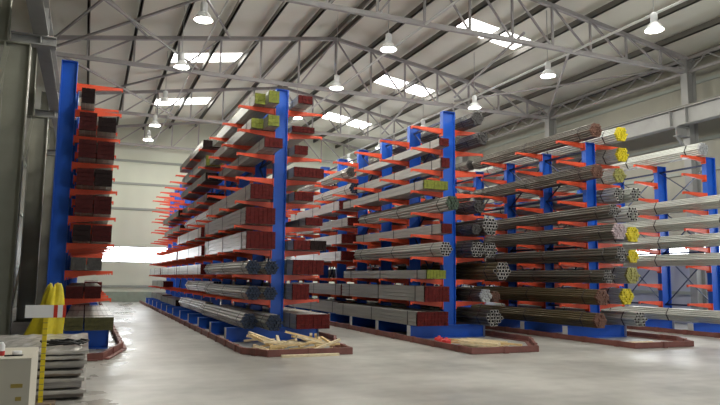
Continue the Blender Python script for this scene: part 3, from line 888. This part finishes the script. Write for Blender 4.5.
def apart(p, q):
    """True when two rectangles do not touch (separating axis test)."""
    for r in (p, q):
        for i in (0, 1):
            ax = (r[i + 1][0] - r[i][0], r[i + 1][1] - r[i][1])
            u = [x * ax[0] + y * ax[1] for x, y in p]; v = [x * ax[0] + y * ax[1] for x, y in q]
            if max(u) < min(v) or max(v) < min(u): return True
    return False


def heap(cx, cy, sx, sy, n, hz, ang, spread, label, group, pool, inside, tilt=0.0):
    """Battens laid one over another, each resting on those below it, inside the kerb."""
    laid = []
    for i in range(n):
        for tries in range(60):
            me, ln, w, h = random.choice(pool)
            t = i / n
            x = cx + random.uniform(-sx, sx) * (1 - .4 * t); y = cy + random.uniform(-sy, sy) * (1 - .4 * t)
            a = ang + random.uniform(-spread, spread); p = rect(x, y, a, ln + .004, w + .004)
            if not all(inside(*c) for c in p): continue
            z = .003 + max([0] + [tz + .002 for q, tz in laid if not apart(p, q)])
            if z > hz: continue
            tl = random.uniform(-tilt, tilt); up = abs(math.sin(tl)) * ln / 2      # one end propped on what lies below
            o = link('timber_offcut', me, None, (x, y, z + up), (0, tl, a)); tag(o, label, 'timber', group)
            laid.append((p, z + h + 2 * up)); break


heap(4.26, 13.95, 1.0, .75, 90, .22, .25, 1.4, 'pale timber offcut in the loose heap before the second rack', 'timber offcuts before the second rack',
     [batt[0], batt[1], batt[5], batt[6], batt[7]], lambda x, y: 13.17 < y < 16.2 and 3.30 < x < 5.28 and (x - 3.25) > (13.75 - y) * .5, .3)
heap(8.85, 13.45, .55, .45, 40, .15, -1.22, .2, 'long pale batten in the heap before the middle rack', 'battens before the middle rack',
     batt[2:5], lambda x, y: 12.4 < y < 15.8 and 8.35 < x < 9.4)
heap(13.2, 12.9, .4, .3, 5, .03, .1, .3, 'pale timber strip lying inside the kerb of the fourth rack', 'timber strips before the fourth rack',
     batt[2:3], lambda x, y: 12.25 < y < 14.5 and 12.5 < x < 14.0)
b = MB(); b.box(-.62, .62, -.04, .04, 0, .05)
tag(link('timber_strip', b.mesh('timber_strip', M['wood2']), None, (4.35, 12.88, 0)), 'pale timber strip on the floor outside the kerb, before the offcut heap', 'timber')
for i, (x, y) in enumerate(((8.15, 13.9), (8.21, 14.35))):
    b = MB(); b.lathe([(0, 0), (.11, 0), (.12, .02), (.12, .15), (.10, .17), (.04, .17), (.04, .21), (0, .21)], 16)
    tag(link('plastic_tub', b.mesh('plastic_tub', M['plasticred'], True), None, (x, y, .0)), 'red plastic tub beside the long battens, ' + ('nearer the kerb' if i == 0 else 'nearer the blue base beam'), 'tub', 'red tubs by the battens')

# ------------------------------------------------------------------ foreground at the left
# pile of film wrapped sheets
zc = 0.02
SH = [(.12, 'sheet'), (.15, 'sheet2'), (.10, 'sheet3'), (.11, 'sheet2'), (.075, 'sheet3'), (.06, 'lightsheet')]
SHL = ['lowest', 'second up', 'third up', 'fourth up', 'fifth up', 'topmost']
for i, (h, m) in enumerate(SH):
    dx = (.03, .0, -.02, .02, -.01, .03)[i]
    root = thing('sheet_pack', 'film-wrapped pack of sheets in the low pile beside the carton, %s' % SHL[i], 'sheet pack', (-.86 + dx, 9.35 + (.0, .03, .02, .05, .0, .03)[i], zc), group='wrapped sheet packs')
    b = MB(); b.box(-.89, .89, 0, 2.6, .015, h - .03); link('sheet_stack', b.mesh('sheet_stack', M[m]), root)
    b = MB(); nx, ny = 22, 10
    k = 0
    for ix in range(nx + 1):                               # crumpled film over the top, hanging over the front edge
        for iy in range(ny + 3):
            x = -.91 + 1.83 * ix / nx
            if iy < 2: y, z = -.02 - .008 * random.random(), h - .012 - (2 - iy) * .018 - random.uniform(0, .012)
            else: y, z = -.02 + 2.66 * (iy - 2) / ny, h - .012 + random.uniform(-.006, .02 if i == 5 and iy > 2 else .004)
            b.v.append((x, y, z))
    R_ = ny + 3
    for ix in range(nx):
        for iy in range(R_ - 1):
            a = ix * R_ + iy; b.f.append((a, a + R_, a + R_ + 1, a + 1)); b.m.append(0)
    link('plastic_film', b.mesh('plastic_film', M['film']), root)
    zc += h
PILE_Z = zc
b = MB(); pts = []
for i in range(40):
    a = i * .55; r = .16 + .05 * math.sin(i * .9)
    pts.append((r * 1.5 * math.cos(a), r * math.sin(a), .02 + .012 * (i % 5)))
b.tube(pts, .014, 6); tag(link('black_cord', b.mesh('black_cord', M['cordblack'], True), None, (-.22, 10.0, PILE_Z)), 'tangled black cord lying on the topmost wrapped sheet pack', 'cord')

# carton with tan tape and small things on it
CX = -.43
root = thing('carton', 'large cream carton with tan tape patches in the bottom left corner', 'carton', (CX - .8, 7.0, 0))
b = MB(); b.box(-.8, .8, 0, 1.05, 0, .80); link('carton_body', b.mesh('carton_body', M['carton']), root)
b = MB(); b.box(-.8, -.01, 0, 1.05, .802, .812); b.box(.01, .8, 0, 1.05, .802, .812); link('top_flap', b.mesh('top_flap', M['carton']), root)
for (x, z, w) in ((.69, .56, .10), (.71, .44, .05)):
    b = MB(); b.box(x - w / 2, x + w / 2, -.006, 0, z - .018, z + .018); link('tape', b.mesh('tape', M['tape']), root)
root = thing('spray_bottle', 'small white and red bottle standing on the cream carton', 'bottle', (-.72, 7.3, .812))
b = MB(); b.lathe([(0, 0), (.032, 0), (.034, .01), (.034, .045)], 16); link('red_label', b.mesh('red_label', M['plasticred'], True), root)
b = MB(); b.lathe([(.033, .045), (.033, .10), (.02, .12), (.014, .13), (0, .13)], 16); link('bottle_body', b.mesh('bottle_body', M['white'], True), root)
root = thing('spray_bottle', 'small blue bottle at the picture edge on the cream carton', 'bottle', (-.80, 7.32, .812))
b = MB(); b.lathe([(0, 0), (.03, 0), (.03, .09), (.015, .11), (0, .11)], 16); link('bottle_body', b.mesh('bottle_body', M['plasticblue'], True), root)
b = MB(); b.lathe([(.012, 0), (.045, 0), (.045, .03), (.04, .035), (.018, .035), (.012, .03), (.012, 0)], 18)
tag(link('tape_roll', b.mesh('tape_roll', M['white'], True), None, (-.585, 7.35, .812)), 'small white tape roll lying flat on the cream carton', 'tape roll')
b = MB(); b.tube([(-.08, 0, .008), (.07, .02, .008), (.085, .022, .008)], [.008, .008, .002], 8)
tag(link('marker_pen', b.mesh('marker_pen', M['cordblack'], True), None, (-.60, 7.2, .812)), 'black marker pen lying on the cream carton beside the white roll', 'pen')

# yellow post with a red and white board
root = thing('barrier_post', 'yellow marked post with a red and white board before the sheet pile', 'post', (-.43, 9.1, 0))
b = MB(); b.box(-.17, .17, -.13, .13, 0, .035); link('base_plate', b.mesh('base_plate', M['base']), root)
b = MB(); z = .035
while z < 1.04:
    b.box(-.026, .026, -.02, .02, z, z + .065, 0); b.box(-.0262, .0262, -.0202, .0202, z + .065, z + .075, 1); z += .075
link('pole', b.mesh('pole', [M['post'], M['tape']]), root)
b = MB(); b.box(-.03, .03, -.03, .03, z, z + .05); link('clamp', b.mesh('clamp', M['signred']), root)
b = MB(); b.box(-.235, .225, -.045, -.03, 1.07, 1.225, 0)
for x0, x1 in ((.085, .13), (.19, .2255)): b.box(x0, x1, -.0465, -.029, 1.0695, 1.2255, 1)
link('board', b.mesh('board', [M['white'], M['signred']]), root)

# yellow tarpaulin draped over a stand behind the sheet pile
b = MB(); n = 36; hs = [0, .3, .55, .8, 1.02, 1.2, 1.32, 1.41, 1.44]; rs = [.42, .38, .33, .27, .22, .185, .155, .12, 0.03]
for i, (z, r) in enumerate(zip(hs, rs)):
    for j in range(n):
        a = 2 * math.pi * j / n
        fold = 1 + .30 * math.sin(a * 4 + z * 1.7 + .6) + .14 * math.sin(a * 9 - z * 3)
        f = r * fold
        px = f * math.cos(a) * .72 - .20 * (1 - z / 1.44) ** 1.3
        zz = z + ((.05 * math.sin(a * 2 + 1.0) + random.uniform(-.02, .02)) if 4 < i < 8 else -.10 * (math.cos(a) < -.2) if i == 8 else 0)
        b.v.append((px, f * math.sin(a) * .6, zz))
for i in range(len(hs) - 1):
    for j in range(n):
        a = i * n + j; c = i * n + (j + 1) % n; b.f.append((a, c, c + n, a + n)); b.m.append(0)
tag(link('yellow_tarpaulin', b.mesh('yellow_tarpaulin', M['tarp'], True), None, (-.50, 12.95, .005)), 'yellow tarpaulin draped in a narrow peak at the foot of the left rack', 'tarpaulin')
